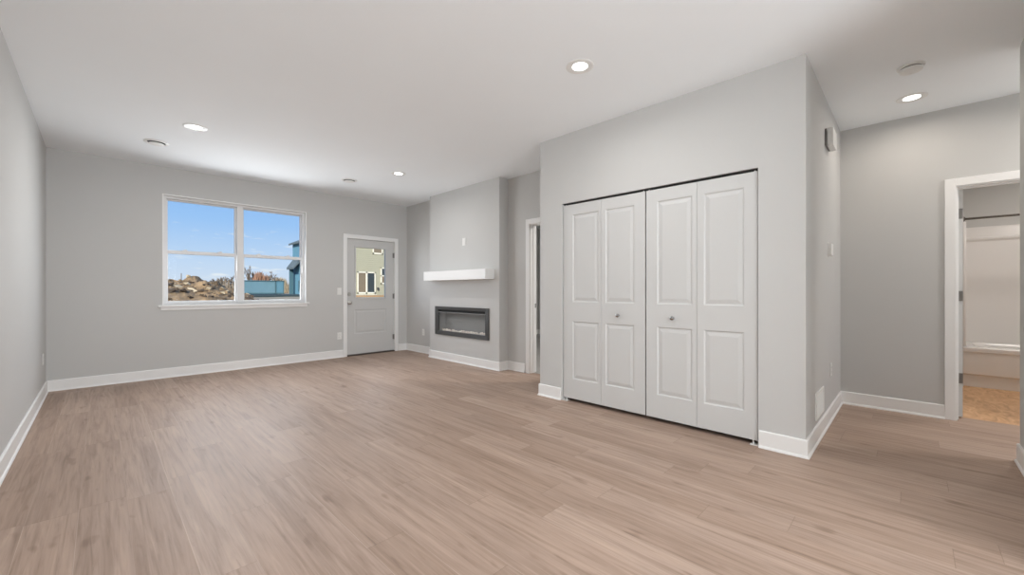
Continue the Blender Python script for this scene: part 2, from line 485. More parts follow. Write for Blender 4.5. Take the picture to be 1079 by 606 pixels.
# ------------------------------------------------------------------ baseboards
BH, BT = 0.124, 0.013
def base_run(name, label, axis, wall, s0, s1, sgn, cap0=0.0, cap1=0.0):
    """axis 'x': board lies on a plane X=wall, running in Y; sgn: the side the room is on. cap: run past the end to meet a corner"""
    prof = [(0, 0), (BT + 0.009, 0), (BT + 0.009, 0.006), (BT + 0.005, 0.014), (BT, 0.018), (BT, BH - 0.006), (BT - 0.005, BH), (0, BH)]
    c0, c1 = (1 if cap0 else 0), (1 if cap1 else 0)      # mitred outer corners
    if axis == 'x':
        f0 = lambda t, z: (wall + sgn * t, s0 - c0 * t, z); f1 = lambda t, z: (wall + sgn * t, s1 + c1 * t, z)
    else:
        f0 = lambda t, z: (s0 - c0 * t, wall + sgn * t, z); f1 = lambda t, z: (s1 + c1 * t, wall + sgn * t, z)
    return struct(name, MB().prism(prof, f0, f1), 'trim', label, 'baseboard')

base_run('baseboard_left', 'white baseboard along the foot of the left wall', 'x', XL, YR, YB, 1)
base_run('baseboard_back', 'white baseboard under the window on the far wall', 'y', YB, XL, 2.906, -1)
base_run('baseboard_back_corner', 'short white baseboard between the grey door and the corner', 'y', YB, 3.949, XR, -1)
base_run('baseboard_alcove', 'white baseboard in the recess left of the chimney breast', 'x', XR, YF1, YB, -1)
base_run('baseboard_fireplace_far', 'white baseboard on the far side of the chimney breast', 'y', YF1, XF, XR, 1, cap0=BT)
base_run('baseboard_fireplace', 'white baseboard across the chimney breast below the fireplace', 'x', XF, YF0, YF1, -1, cap0=BT, cap1=BT)
base_run('baseboard_fireplace_near', 'white baseboard on the near side of the chimney breast', 'y', YF0, XF, XR, -1, cap0=BT)
base_run('baseboard_right', 'short white baseboard between chimney breast and doorway', 'x', XR, 3.79, YF0, -1)
base_run('baseboard_closet_side', 'white baseboard on the far side of the closet', 'y', YC1, XC, XR, 1, cap0=BT)
base_run('baseboard_closet_far', 'white baseboard left of the bifold doors', 'x', XC, CY1 + 0.012, YC1, -1, cap1=BT)
base_run('baseboard_closet_near', 'white baseboard right of the bifold doors', 'x', XC, YC0, CY0 - 0.008, -1, cap0=BT)
base_run('baseboard_hall', 'white baseboard below the return grille in the hall', 'y', YC0, XC, XH, -1, cap0=BT)
base_run('baseboard_hall_end', 'white baseboard left of the bathroom doorway', 'x', XH, -0.215, YC0, -1)
base_run('baseboard_partition', 'white baseboard at the foot of the partition at right edge', 'y', YW, 3.78, XW, 1, cap1=BT)
base_run('baseboard_partition_end', 'white baseboard on the passage side of the partition', 'x', XW, -2.2, YW, 1, cap1=BT)
base_run('baseboard_bedroom', 'white baseboard in the dim room past the doorway', 'y', YB, XR + T, 8.0, -1)
base_run('baseboard_bedroom_wall', 'white baseboard along the far wall of the dim room', 'x', 8.0, 0.63, YB, -1)


# ------------------------------------------------------------------ window
def window_unit():
    r = thing('window_1', 'white double window with four panes looking onto a dirt mound', 'window', ((WX0 + WX1) / 2, YB, WZ0), kind='structure')
    j = MB(); th = 0.014
    j.box(WX0, WX0 + th, YB - 0.004, YB + 0.075, WZ0, WZ1).box(WX1 - th, WX1, YB - 0.004, YB + 0.075, WZ0, WZ1)
    j.box(WX0 + th, WX1 - th, YB - 0.004, YB + 0.075, WZ1 - th, WZ1)
    j.build('jamb', 'trim', r)
    y0, y1 = YB + 0.06, YB + 0.15
    fw = 0.030
    f = MB()
    x0, x1, z0, z1 = WX0 + th, WX1 - th, WZ0, WZ1 - th
    f.box(x0, x0 + fw, y0, y1, z0, z1).box(x1 - fw, x1, y0, y1, z0, z1).box(x0 + fw, x1 - fw, y0, y1, z1 - fw, z1).box(x0 + fw, x1 - fw, y0, y1, z0, z0 + fw)
    f.build('window_frame', 'vinyl', r)
    mx = 1.425; mw = 0.038
    MB().box(mx - mw, mx + mw, y0 - 0.012, y1, z0 + fw, z1 - fw, 0.003).build('mullion', 'vinyl', r)
    zm = 1.646
    for a, c in ((x0 + fw, mx - mw), (mx + mw, x1 - fw)):
        for top in (True, False):
            ya, yb = (YB + 0.112, YB + 0.142) if top else (YB + 0.076, YB + 0.108)
            za, zb = (zm - 0.022, z1 - fw) if top else (z0 + fw, zm + 0.022)
            sw = 0.020
            s = MB()
            s.box(a, a + sw, ya, yb, za, zb, 0.002).box(c - sw, c, ya, yb, za, zb, 0.002)
            lo, hi = (0.042, 0.018) if top else (0.020, 0.044)
            s.box(a + sw, c - sw, ya, yb, za, za + lo, 0.002).box(a + sw, c - sw, ya, yb, zb - hi, zb, 0.002)
            so = s.build('sash', 'vinyl', r)
            MB().box(a + sw - 0.004, c - sw + 0.004, (ya + yb) / 2 - 0.003, (ya + yb) / 2 + 0.003, za + lo - 0.004, zb - hi + 0.004).build('pane', 'glass', so)
            if not top:
                for q in (0.25, 0.75):
                    lx = a + (c - a) * q
                    l = MB().box(lx - 0.028, lx + 0.028, ya + 0.004, ya + 0.026, zb, zb + 0.010, 0.003)
                    l.box(lx - 0.006, lx + 0.022, ya - 0.004, ya + 0.012, zb + 0.010, zb + 0.017, 0.002)
                    l.build('sash_lock', 'vinyl', so)
    st = MB().box(0.518, 2.356, YB - 0.038, YB + 0.062, WZ0 - 0.024, WZ0, 0.004)
    st.build('window_sill', 'trim', r)
    MB().box(0.545, 2.330, YB - 0.014, YB, WZ0 - 0.066, WZ0 - 0.024, 0.002).build('apron', 'trim', r)
window_unit()


# ------------------------------------------------------------------ doors
def frame_bars(mb, mp, u0, u1, w0, w1, wid, n0, n1, bottom=False):
    def bx(a, b_, c, d):
        P = [mp(a, c, n0), mp(b_, d, n1)]
        mb.box(P[0][0], P[1][0], P[0][1], P[1][1], P[0][2], P[1][2], 0.0015, 1)
    bx(u0 - wid, u0, w0, w1 + wid); bx(u1, u1 + wid, w0, w1 + wid); bx(u0, u1, w1, w1 + wid)
    if bottom: bx(u0, u1, w0 - wid, w0)
    return mb


def back_door():
    r = thing('door_1', 'grey half glass exterior door beside the window', 'door', (3.42, YB, 0), kind='structure')
    mp = lambda u, w, nn: (u, YB + 0.022 - nn, w)
    face = lambda u, w, nn: (u, YB - nn, w)
    frame_bars(MB(), face, 2.970, 3.875, 0.0, 2.040, 0.066, 0.0, 0.016).build('casing', 'trim', r)
    frame_bars(MB(), lambda u, w, nn: (u, YB + nn, w), 2.971, 3.874, 0.0, 2.036, 0.014, 0.0, 0.15).build('jamb', 'trim', r)
    gu0, gu1, gw0, gw1 = 3.135, 3.705, 1.005, 1.900
    s = MB()
    u0, u1, w0, w1, th = 2.974, 3.871, 0.024, 2.033, 0.044
    us = [u0, gu0, gu1, u1]; ws = [w0, gw0, gw1, w1]
    # slab with a glazed hole and one embossed lower panel
    pan = (3.115, 3.725, 0.375, 0.800)
    us = sorted({u0, gu0, gu1, u1, pan[0], pan[1]}); ws = sorted({w0, pan[2], pan[3], gw0, gw1, w1})
    for nn in (0, -th):
        for ua, ub in zip(us, us[1:]):
            for wa, wb in zip(ws, ws[1:]):
                cu, cw = (ua + ub) / 2, (wa + wb) / 2
                if gu0 < cu < gu1 and gw0 < cw < gw1: continue
                if nn == 0 and pan[0] < cu < pan[1] and pan[2] < cw < pan[3]: continue
                s.quad(mp(ua, wa, nn), mp(ub, wa, nn), mp(ub, wb, nn), mp(ua, wb, nn))
    for rc in ((u0, u1, w0, w1), (gu0, gu1, gw0, gw1)):
        c = [(rc[0], rc[2]), (rc[1], rc[2]), (rc[1], rc[3]), (rc[0], rc[3])]
        for k in range(4):
            s.quad(mp(*c[k], 0), mp(*c[(k + 1) % 4], 0), mp(*c[(k + 1) % 4], -th), mp(*c[k], -th))
    prev = (0, 0)
    rect = lambda i: [(pan[0] + i, pan[2] + i), (pan[1] - i, pan[2] + i), (pan[1] - i, pan[3] - i), (pan[0] + i, pan[3] - i)]
    for i, nn in ((0.012, -0.006), (0.026, -0.006), (0.050, -0.001)):
        A, B = rect(prev[0]), rect(i)
        for k in range(4):
            s.quad(mp(*A[k], prev[1]), mp(*A[(k + 1) % 4], prev[1]), mp(*B[(k + 1) % 4], nn), mp(*B[k], nn))
        prev = (i, nn)
    s.quad(*[mp(*q, prev[1]) for q in rect(prev[0])])
    bmesh.ops.remove_doubles(s.bm, verts=s.bm.verts, dist=1e-5)
    sl = s.build('slab', 'grey_door', r)
    g = frame_bars(MB(), mp, gu0 + 0.006, gu1 - 0.006, gw0 + 0.006, gw1 - 0.006, 0.026, -th - 0.004, 0.009, True)
    gf = g.build('glass_frame', 'grey_door', r)
    MB().box(gu0, gu1, YB + 0.040, YB + 0.046, gw0, gw1).build('pane', 'glass', gf)
    # deadbolt and knob
    d = MB().lathe((3.022, YB + 0.022, 1.068), (0, -1, 0), [(0, 0), (0.031, 0), (0.031, 0.006), (0.026, 0.013), (0, 0.013)])
    d.box(3.016, 3.028, YB - 0.012, YB + 0.012, 1.050, 1.086, 0.003)
    d.build('deadbolt', 'nickel', r, True)
    k = MB().lathe((3.022, YB + 0.022, 0.925), (0, -1, 0), [(0, 0), (0.033, 0), (0.033, 0.005), (0.027, 0.011), (0.012, 0.014), (0.012, 0.034), (0.022, 0.042), (0.027, 0.053), (0.025, 0.064), (0.015, 0.071), (0, 0.072)])
    k.build('door_knob', 'nickel', r, True)
    for z in (1.79, 1.03, 0.27):
        h = MB().tube([(3.873, YB + 0.012, z - 0.048), (3.873, YB + 0.012, z + 0.048)], 0.008, 10)
        h.box(3.845, 3.873, YB + 0.0195, YB + 0.0225, z - 0.045, z + 0.045)
        h.build('hinge', 'hinge', r)
    MB().box(2.956, 3.888, YB - 0.012, YB + 0.15, 0.0, 0.020, 0.003).build('threshold', 'threshold', r)
back_door()


def bifold_leaf(parent, ya, yb, pa, pb, name='door_leaf'):
    mp = lambda u, w, nn: (XC + 0.016 - nn, u, w)
    rings = [(0.009, -0.008), (0.017, -0.008), (0.044, -0.0015)]
    return MB().slab(mp, ya, yb, 0.036, 2.009, 0.034, [(pa, pb, 0.235, 0.822), (pa, pb, 1.018, 1.905)], rings).build(name, 'door', parent)


def bifold(name, label, ya, yb, side):
    r = thing(name, label, 'closet door', (XC + 0.033, (ya + yb) / 2, 0), kind='structure')
    ym = (ya + yb) / 2
    g = 0.0015
    if side == 'far':       # pivot at the far jamb
        bifold_leaf(r, ym + g, yb, 2.142, 2.445)
        bifold_leaf(r, ya, ym - g, 1.768, 2.065)
        kn = 1.925
        piv = yb
    else:
        bifold_leaf(r, ya, ym - g, 0.884, 1.172)
        bifold_leaf(r, ym + g, yb, 1.262, 1.556)
        kn = 1.417
        piv = ya
    k = MB().lathe((XC + 0.016, kn, 0.903), (-1, 0, 0), [(0, 0), (0.011, 0), (0.0085, 0.004), (0.0075, 0.012), (0.013, 0.017), (0.0175, 0.023), (0.0165, 0.030), (0.009, 0.034), (0, 0.0345)], 24)
    k.build('knob', 'chrome', r, True)
    s = 1 if side == 'near' else -1
    e = piv
    b_ = MB().box(XC + 0.005, XC + 0.06, e - 0.012 * s - 0.0, e + 0.048 * s, 0.0, 0.004)
    b_.tube([(XC + 0.033, e + 0.03 * s, 0.004), (XC + 0.033, e + 0.03 * s, 0.045)], 0.006, 10)
    b_.build('pivot_bracket', 'plastic', r)
    t = MB()
    for yy in (ya + 0.02, yb - 0.02):
        t.tube([(XC + 0.033, yy, 1.995), (XC + 0.033, yy, 2.021)], 0.005, 10)
    t.build('pivot_pin', 'plastic', r)
bifold('door_2', 'white panelled bifold closet door, the pair farther from the viewer', 1.667, 2.560, 'far')
bifold('door_3', 'white panelled bifold closet door, the pair nearer the hall', 0.797, 1.655, 'near')
tr = tag(MB().box(XC + 0.018, XC + 0.048, CY0 + 0.002, CY1 - 0.002, 2.020, 2.0295).build('door_track', 'dark'), 'dark track above the white bifold closet doors', 'door track', kind='structure')


def doorway(name, label, axis, wall, sgn, u0, u1, w1, depth):
    """cased opening; axis 'x': in a wall at X=wall, room on the side sgn"""
    if axis == 'x':
        mp = lambda u, w, nn: (wall + sgn * nn, u, w)
        loc = (wall, (u0 + u1) / 2, 0)
    else:
        mp = lambda u, w, nn: (u, wall + sgn * nn, w)
        loc = ((u0 + u1) / 2, wall, 0)
    r = thing(name, label, 'door', loc, kind='structure')
    frame_bars(MB(), mp, u0 + 0.006, u1 - 0.006, 0, w1 - 0.006, 0.066, 0.0, 0.016).build('casing', 'trim', r)
    frame_bars(MB(), mp, u0 + 0.016, u1 - 0.016, 0, w1 - 0.016, 0.016, -depth, 0.0).build('jamb', 'trim', r)
    st = frame_bars(MB(), mp, u0 + 0.026, u1 - 0.026, 0, w1 - 0.026, 0.010, -depth + 0.038, -depth + 0.070)
    st.build('door_stop', 'trim', r)
    frame_bars(MB(), mp, u0 + 0.006, u1 - 0.006, 0, w1 - 0.006, 0.066, -depth - 0.016, -depth).build('casing', 'trim', r)
    return r

d4 = doorway('door_4', 'open white cased doorway to a dim room past the fireplace', 'x', XR, -1, BY0, BY1, BZ1, T)
MB().box(XR + 0.085, XR + 0.112, BY1 - 0.0185, BY1 - 0.0155, 0.895, 0.955).build('strike_plate', 'hinge', d4)

d5 = doorway('door_5', 'white cased bathroom doorway with its door standing open', 'x', XH, -1, HY0, HY1, HZ1, T)
A5 = math.radians(11)
PV5 = Vector((XH + T + 0.001, HY1 - 0.021, 0))
def swing(mb):
    from mathutils import Matrix
    bmesh.ops.rotate(mb.bm, verts=mb.bm.verts[:], cent=PV5, matrix=Matrix.Rotation(A5, 3, 'Z'))
    return mb
s5 = MB().slab(lambda u, w, nn: (u, -0.328 - nn, w), XH + T + 0.004, XH + T + 0.734, 0.012, 2.030, 0.035,
               [(XH + T + 0.12, XH + T + 0.62, 0.22, 0.82), (XH + T + 0.12, XH + T + 0.62, 1.02, 1.91)], [(0.012, -0.007), (0.022, -0.007), (0.055, -0.001)])
lf5 = swing(s5).build('door_leaf', 'door', d5)
for z in (1.817, 1.086, 0.355):
    h = MB().tube([(XH + T + 0.001, HY1 - 0.021, z - 0.045), (XH + T + 0.001, HY1 - 0.021, z + 0.045)], 0.007, 10)
    h.box(XH + T - 0.034, XH + T, HY1 - 0.0190, HY1 - 0.0155, z - 0.045, z + 0.045)
    h.box(XH + T + 0.0015, XH + T + 0.0045, -0.327, HY1 - 0.021, z - 0.045, z + 0.045)
    h.build('hinge', 'hinge', d5)
k5 = MB().lathe((XH + T + 0.674, -0.328, 0.92), (0, -1, 0), [(0, 0), (0.032, 0), (0.032, 0.005), (0.012, 0.012), (0.012, 0.034), (0.026, 0.046), (0.026, 0.058), (0.015, 0.066), (0, 0.067)])
swing(k5).build('door_knob', 'nickel', d5, True)

# the closed door in the partition, of which only its knob shows at the frame's right edge
d6 = doorway('door_6', 'door in the partition whose dark knob shows at the right edge', 'y', YW, 1, 2.868, 3.692, 2.045, 0.13)
sl6 = MB().slab(lambda u, w, nn: (u, YW - 0.03 + nn, w), 2.887, 3.673, 0.010, 2.026, 0.035, [(3.01, 3.55, 0.22, 0.82), (3.01, 3.55, 1.02, 1.91)], [(0.012, -0.007), (0.022, -0.007), (0.055, -0.001)])
sl6.build('door_leaf', 'door', d6)
k6 = MB().lathe((3.610, YW - 0.03, 0.920), (0, 1, 0), [(0, 0), (0.033, 0), (0.033, 0.005), (0.027, 0.011), (0.012, 0.015), (0.012, 0.05), (0.024, 0.062), (0.028, 0.075), (0.026, 0.086), (0.015, 0.092), (0, 0.093)])
k6.build('door_knob', 'bronze', d6, True)


# ------------------------------------------------------------------ fireplace and mantel
mr = thing('mantel_shelf', 'white box mantel shelf on the chimney breast above the fireplace', 'mantel', (XF, 4.99, 1.29))
MB().box(XF - 0.176, XF, 4.230, 5.765, 1.296, 1.442, 0.003).build('shelf', 'trim', mr)

fr = thing('electric_fireplace', 'black framed linear electric fireplace set into the chimney breast', 'fireplace', (XF, 5.0, FZ0))
def fireplace():
    fx = XF - 0.022
    y0, y1, z0, z1 = 4.338, 5.662, 0.411, 0.873
    iy0, iy1, iz0, iz1 = 4.412, 5.590, 0.474, 0.824
    f = MB()
    # mitred bezel
    O = [(y0, z0), (y1, z0), (y1, z1), (y0, z1)]; I = [(iy0, iz0), (iy1, iz0), (iy1, iz1), (iy0, iz1)]
    ch = 0.006
    for k in range(4):
        k2 = (k + 1) % 4
        a, b2, c, d = O[k], O[k2], I[k2], I[k]
        f.quad((fx, *a), (fx, *b2), (fx + ch, *c), (fx + ch, *d))
        f.quad((fx, *a), (XF + 0.001, *a), (XF + 0.001, *b2), (fx, *b2))
        f.quad((fx + ch, *d), (fx + ch, *c), (XF + 0.02, *c), (XF + 0.02, *d))
        f.quad((XF + 0.001, *a), (XF + 0.02, *d), (XF + 0.02, *c), (XF + 0.001, *b2))
    f.build('bezel', 'black', fr)
    # heater outlet slot across the top with its lip
    MB().box(XF - 0.010, XF + 0.015, iy0 + 0.002, iy1 - 0.002, 0.772, 0.784, 0.002).build('lower_lip', 'hinge', fr)
    MB().box(XF + 0.018, XF + 0.06, iy0 + 0.002, iy1 - 0.002, 0.786, iz1 - 0.001).build('heat_outlet', 'dark', fr)
    # firebox
    bx = MB(); xb = XF + 0.15
    p = [(XF + 0.008, 4.40, 0.472), (xb, 5.60, 0.772)]
    bx.quad((xb, 4.40, 0.462), (xb, 5.60, 0.462), (xb, 5.60, 0.772), (xb, 4.40, 0.772))
    for yy in (4.405, 5.595):
        bx.quad((XF + 0.01, yy, 0.462), (xb, yy, 0.462), (xb, yy, 0.772), (XF + 0.01, yy, 0.772))
    bx.quad((XF + 0.01, 4.405, 0.772), (xb, 4.405, 0.772), (xb, 5.595, 0.772), (XF + 0.01, 5.595, 0.772))
    bx.quad((XF + 0.01, 4.405, 0.462), (xb, 4.405, 0.462), (xb, 5.595, 0.462), (XF + 0.01, 5.595, 0.462))
    bx.build('firebox', 'firebox', fr)
    random.seed(4)
    c = MB()
    for i in range(150):
        yy = random.uniform(4.43, 5.575); xx = random.uniform(XF + 0.025, XF + 0.085)
        s_ = random.uniform(0.010, 0.019); tall = random.uniform(0.8, 1.9)
        v = [Vector((random.uniform(-1, 1), random.uniform(-1, 1), random.uniform(-0.6, 1))).normalized() for _ in range(9)]
        bm = bmesh.new()
        for q in v: bm.verts.new((xx + q.x * s_, yy + q.y * s_, 0.472 + s_ * 0.5 + q.z * s_ * tall))
        bmesh.ops.convex_hull(bm, input=bm.verts[:])
        c._add(bm)
    co = c.build('crystal_bed', 'crystal', fr); co['kind'] = 'stuff'; co['label'] = 'pale crystal embers'
    area('firebox_fill', (XF + 0.045, 5.0, 0.765), (0, 0, -1), 0.05, 1.1, 0.6, (1.0, 0.90, 0.86), 110, fr)  # small strip lamp added under the lip to brighten the firebox
    MB().box(XF + 0.004, XF + 0.008, iy0, iy1, iz0, 0.773).build('glass_front', 'fireglass', fr)
fireplace()


# ------------------------------------------------------------------ plates, switches, thermostat and other wall fittings
def plate(name, label, cat, group, mp, base, kind='outlet', w=0.073, h=0.117):
    """mp(u, w, n): u along the wall from the plate's middle, n out of the wall"""
    r = thing(name, label, cat, base, group)
    def bx(a, b_, c, d, n0, n1, bev=0.0015):
        P, Q = mp(a, c, n0), mp(b_, d, n1)
        return MB().box(P[0], Q[0], P[1], Q[1], P[2], Q[2], bev, 1)
    bx(-w / 2, w / 2, -h / 2, h / 2, 0, 0.006).build('face_plate', 'plastic', r)
    if kind == 'outlet':
        for s in (-1, 1):
            so = bx(-0.017, 0.017, s * 0.020 - 0.014, s * 0.020 + 0.014, 0.0055, 0.0085).build('socket', 'plastic', r)
            t = MB()
            for q in (-0.0065, 0.0065):
                P, Q = mp(q - 0.0012, s * 0.020 - 0.004, 0.008), mp(q + 0.0012, s * 0.020 + 0.007, 0.0088)
                t.box(P[0], Q[0], P[1], Q[1], P[2], Q[2])
            t.build('slot', 'slot', so)
    elif kind == 'switch':
        bx(-0.017, 0.017, -0.033, 0.033, 0.0055, 0.0095, 0.002).build('rocker', 'plastic', r)
    elif kind == 'media':
        bx(-0.017, 0.017, -0.033, 0.033, 0.0055, 0.0085, 0.001).build('insert', 'plastic', r)
    return r

def on_back(x, z): return (lambda u, w, n: (x + u, YB - n, z + w)), (x, YB, z)
def on_xneg(X, y, z): return (lambda u, w, n: (X - n, y + u, z + w)), (X, y, z)
def on_xpos(X, y, z): return (lambda u, w, n: (X + n, y + u, z + w)), (X, y, z)
def on_hall(x, z): return (lambda u, w, n: (x + u, YC0 - n, z + w)), (x, YC0, z)

mp, bs = on_back(2.842, 1.120)
plate('light_switch', 'white light switch on the far wall beside the grey door', 'light switch', None, mp, bs, 'switch')
mp, bs = on_back(2.842, 0.366)
plate('wall_outlet', 'white wall outlet low beside the grey door, under the switch', 'outlet', None, mp, bs)
mp, bs = on_xpos(XL, 6.505, 0.410)
plate('wall_outlet', 'white wall outlet low on the left wall near the corner', 'outlet', None, mp, bs)
mp, bs = on_xneg(XR, 6.305, 0.376)
plate('wall_outlet', 'white wall outlet low in the recess left of the fireplace', 'outlet', None, mp, bs)
mp, bs = on_xneg(XF, 4.917, 1.888)
plate('media_plate', 'white wall plate high on the chimney breast above the mantel', 'wall plate', None, mp, bs, 'media')
mp, bs = on_hall(4.545, 0.435)
plate('wall_outlet', 'white wall outlet on the hall wall above the return grille', 'outlet', None, mp, bs)

# thermostat
th = thing('thermostat', 'small white thermostat at eye level on the short hall wall', 'thermostat', (4.42, YC0, 1.485))
MB().box(4.355, 4.485, YC0 - 0.006, YC0, 1.430, 1.545, 0.002).build('back_plate', 'plastic', th)
MB().box(4.362, 4.478, YC0 - 0.027, YC0 - 0.006, 1.437, 1.538, 0.004).build('body', 'plastic', th)
MB().box(4.385, 4.455, YC0 - 0.0275, YC0 - 0.0268, 1.480, 1.522).build('display', 'plastic', th)

# door chime
ch = thing('door_chime', 'white door chime box high on the short hall wall', 'door chime', (4.30, YC0, 2.36))
MB().box(4.205, 4.425, YC0 - 0.012, YC0, 2.335, 2.472, 0.002).build('back_plate', 'hinge', ch)
MB().box(4.215, 4.430, YC0 - 0.055, YC0 - 0.012, 2.330, 2.478, 0.006).build('cover', 'plastic', ch)

# return air grille
gr = thing('return_grille', 'white louvred return air grille low on the hall wall', 'vent', (3.92, YC0, 0.265))
def grille():
    x0, x1, z0, z1 = 3.735, 4.105, 0.165, 0.365
    f = MB(); bw = 0.024
    f.box(x0, x0 + bw, YC0 - 0.009, YC0, z0, z1, 0.002).box(x1 - bw, x1, YC0 - 0.009, YC0, z0, z1, 0.002)
    f.box(x0 + bw, x1 - bw, YC0 - 0.009, YC0, z1 - bw, z1, 0.002).box(x0 + bw, x1 - bw, YC0 - 0.009, YC0, z0, z0 + bw, 0.002)
    f.build('frame', 'plastic', gr)
    MB().box(x0 + bw, x1 - bw, YC0 - 0.002, YC0, z0 + bw, z1 - bw).build('backing', 'hinge', gr)
    s = MB(); k = 12
    for i in range(k):
        z = z0 + bw + (i + 0.5) * (z1 - z0 - 2 * bw) / k
        s.prism([(-0.0085, -0.003), (-0.0080, -0.0045), (-0.002, 0.0045), (-0.0025, 0.006)],
                lambda yy, zz, z=z: (x0 + bw, YC0 + yy, z + zz), lambda yy, zz, z=z: (x1 - bw, YC0 + yy, z + zz))
    s.build('louvres', 'plastic', gr)
grille()


# ------------------------------------------------------------------ ceiling fittings
def downlight(x, y, label, watts, color=(1.0, 0.985, 0.965)):
    r = thing('recessed_light', label, 'ceiling light', (x, y, H), 'recessed ceiling lights')
    MB().lathe((x, y, H), (0, 0, -1), [(0.098, 0.0), (0.098, 0.003), (0.092, 0.006), (0.080, 0.0055), (0.054, 0.0012)], 40).build('trim_ring', 'plastic', r, True)
    MB().lathe((x, y, H), (0, 0, -1), [(0.055, 0.0013), (0.03, 0.0022), (0, 0.0025)], 40).build('lens', 'lens', r, True)
    area('lamp', (x, y, H - 0.008), (0, 0, -1), 0.11, 0.11, watts, color, 170, r, 'DISK')
downlight(0.655, 5.00, 'lit recessed ceiling light nearest the window and left wall', DOWNLIGHT_W)
downlight(2.875, 5.00, 'lit recessed ceiling light in front of the chimney breast', DOWNLIGHT_W)
downlight(2.415, 1.685, 'lit recessed ceiling light in front of the white bifold closet doors', DOWNLIGHT_W)
downlight(4.75, -0.005, 'lit recessed ceiling light in the hall beside the smoke detector', HALL_W, (1.0, 0.90, 0.80))
downlight(4.75, -1.45, 'unseen recessed fill light added in the side passage behind the partition', PASSAGE_W, (1.0, 0.94, 0.88))  # lamp added out of view to lift the hall's ambient light
downlight(0.30, 1.685, 'unseen recessed fill light added above the viewer by the left wall', DOWNLIGHT_W)  # invented lamp above the frame, helps light the left wall
downlight(0.60, -1.70, 'unseen recessed fill light added behind the viewer on the left', REAR_FILL_W)  # this and the next: unseen lamps added behind the camera for even light
downlight(2.00, -1.70, 'unseen recessed fill light added behind the viewer by the partition', REAR_FILL_W)


def round_vent(x, y, label):
    r = thing('ceiling_vent', label, 'ceiling vent', (x, y, H), 'round ceiling vents')
    MB().lathe((x, y, H), (0, 0, -1), [(0.108, 0.0), (0.108, 0.003), (0.098, 0.009), (0.084, 0.010), (0.078, 0.004)], 40).build('outer_ring', 'plastic', r, True)
    MB().lathe((x, y, H), (0, 0, -1), [(0.080, 0.0005), (0, 0.0005)], 40).build('throat', 'dark', r)
    MB().lathe((x, y, H), (0, 0, -1), [(0.0, 0.018), (0.062, 0.014), (0.068, 0.018), (0.066, 0.022), (0.03, 0.026), (0, 0.027)], 40).build('centre_disc', 'plastic', r, True)
    MB().lathe((x, y, H), (0, 0, -1), [(0.008, 0.0), (0.008, 0.02)], 12).build('stem', 'hinge', r, True)
round_vent(0.425, 5.81, 'round white ceiling vent close to the left wall')
round_vent(2.545, 5.81, 'round white ceiling vent near the window wall in front of the door')

sd = thing('smoke_detector', 'round white smoke detector on the hall ceiling', 'smoke detector', (4.08, 0.0, H))
MB().lathe((4.08, 0, H), (0, 0, -1), [(0.075, 0), (0.075, 0.010), (0.070, 0.013), (0, 0.013)], 40).build('base', 'plastic', sd, True)
MB().lathe((4.08, 0, H), (0, 0, -1), [(0.058, 0.012), (0.058, 0.019)], 40).build('sensor_gap', 'hinge', sd, True)
MB().lathe((4.08, 0, H), (0, 0, -1), [(0.060, 0.019), (0.064, 0.021), (0.062, 0.034), (0.050, 0.042), (0.020, 0.045), (0, 0.045)], 40).build('cover', 'plastic', sd, True)
MB().lathe((4.10, 0.0, H - 0.0445), (0, 0, -1), [(0.010, 0), (0.010, 0.0025), (0, 0.003)], 16).build('test_button', 'plastic', sd, True)


# ------------------------------------------------------------------ bathroom
TY0, TY1, TX0, TX1 = -1.97, -0.442, 7.20, 7.998
tb = thing('bathtub', 'white alcove bathtub seen through the bathroom doorway', 'bathtub', (TX0, -1.2, 0))
def tub():
    b_ = MB()
    # apron with a recessed kick band
    prof = [(TX0 + 0.035, 0.001), (TX0 + 0.035, 0.135), (TX0 + 0.012, 0.155), (TX0 + 0.010, 0.405), (TX0, 0.415), (TX0, 0.455), (TX0 + 0.010, 0.468), (TX0 + 0.085, 0.470)]
    for (xa, za), (xb, zb) in zip(prof, prof[1:]):
        b_.quad((xa, TY0, za), (xa, TY1, za), (xb, TY1, zb), (xb, TY0, zb))
    b_.build('apron', 'tub', tb)
    s = MB()
    def rr(x0, x1, y0, y1, r, k=6):
        out = []
        for cx, cy, a0 in ((x1 - r, y1 - r, 0), (x0 + r, y1 - r, 90), (x0 + r, y0 + r, 180), (x1 - r, y0 + r, 270)):
            for i in range(k + 1):
                a = math.radians(a0 + 90 * i / k); out.append((cx + r * math.cos(a), cy + r * math.sin(a)))
        return out
    lv = [(rr(TX0 + 0.085, TX1 - 0.002, TY0, TY1, 0.004), 0.470), (rr(TX0 + 0.10, TX1 - 0.07, TY0 + 0.08, TY1 - 0.10, 0.14), 0.468),
          (rr(TX0 + 0.12, TX1 - 0.09, TY0 + 0.11, TY1 - 0.13, 0.14), 0.44), (rr(TX0 + 0.17, TX1 - 0.14, TY0 + 0.2, TY1 - 0.28, 0.13), 0.14), (rr(TX0 + 0.23, TX1 - 0.2, TY0 + 0.27, TY1 - 0.35, 0.10), 0.11)]
    rings = [[s.bm.verts.new((x, y, z)) for x, y in pts] for pts, z in lv]
    for A, B in zip(rings, rings[1:]):
        for i in range(len(A)):
            s.bm.faces.new((A[i], A[(i + 1) % len(A)], B[(i + 1) % len(A)], B[i]))
    s.bm.faces.new(rings[-1])
    s.build('basin', 'tub', tb, True)
tub()
sr = thing('tub_surround', 'white moulded shower surround on the wall above the bathtub', 'shower surround', (TX1, -1.2, 0.47))
p = [(7.998, 0.470), (7.962, 0.470), (7.962, 1.765), (7.938, 1.790), (7.936, 1.812), (7.950, 1.825), (7.968, 1.935), (7.975, 1.955), (7.998, 1.957)]
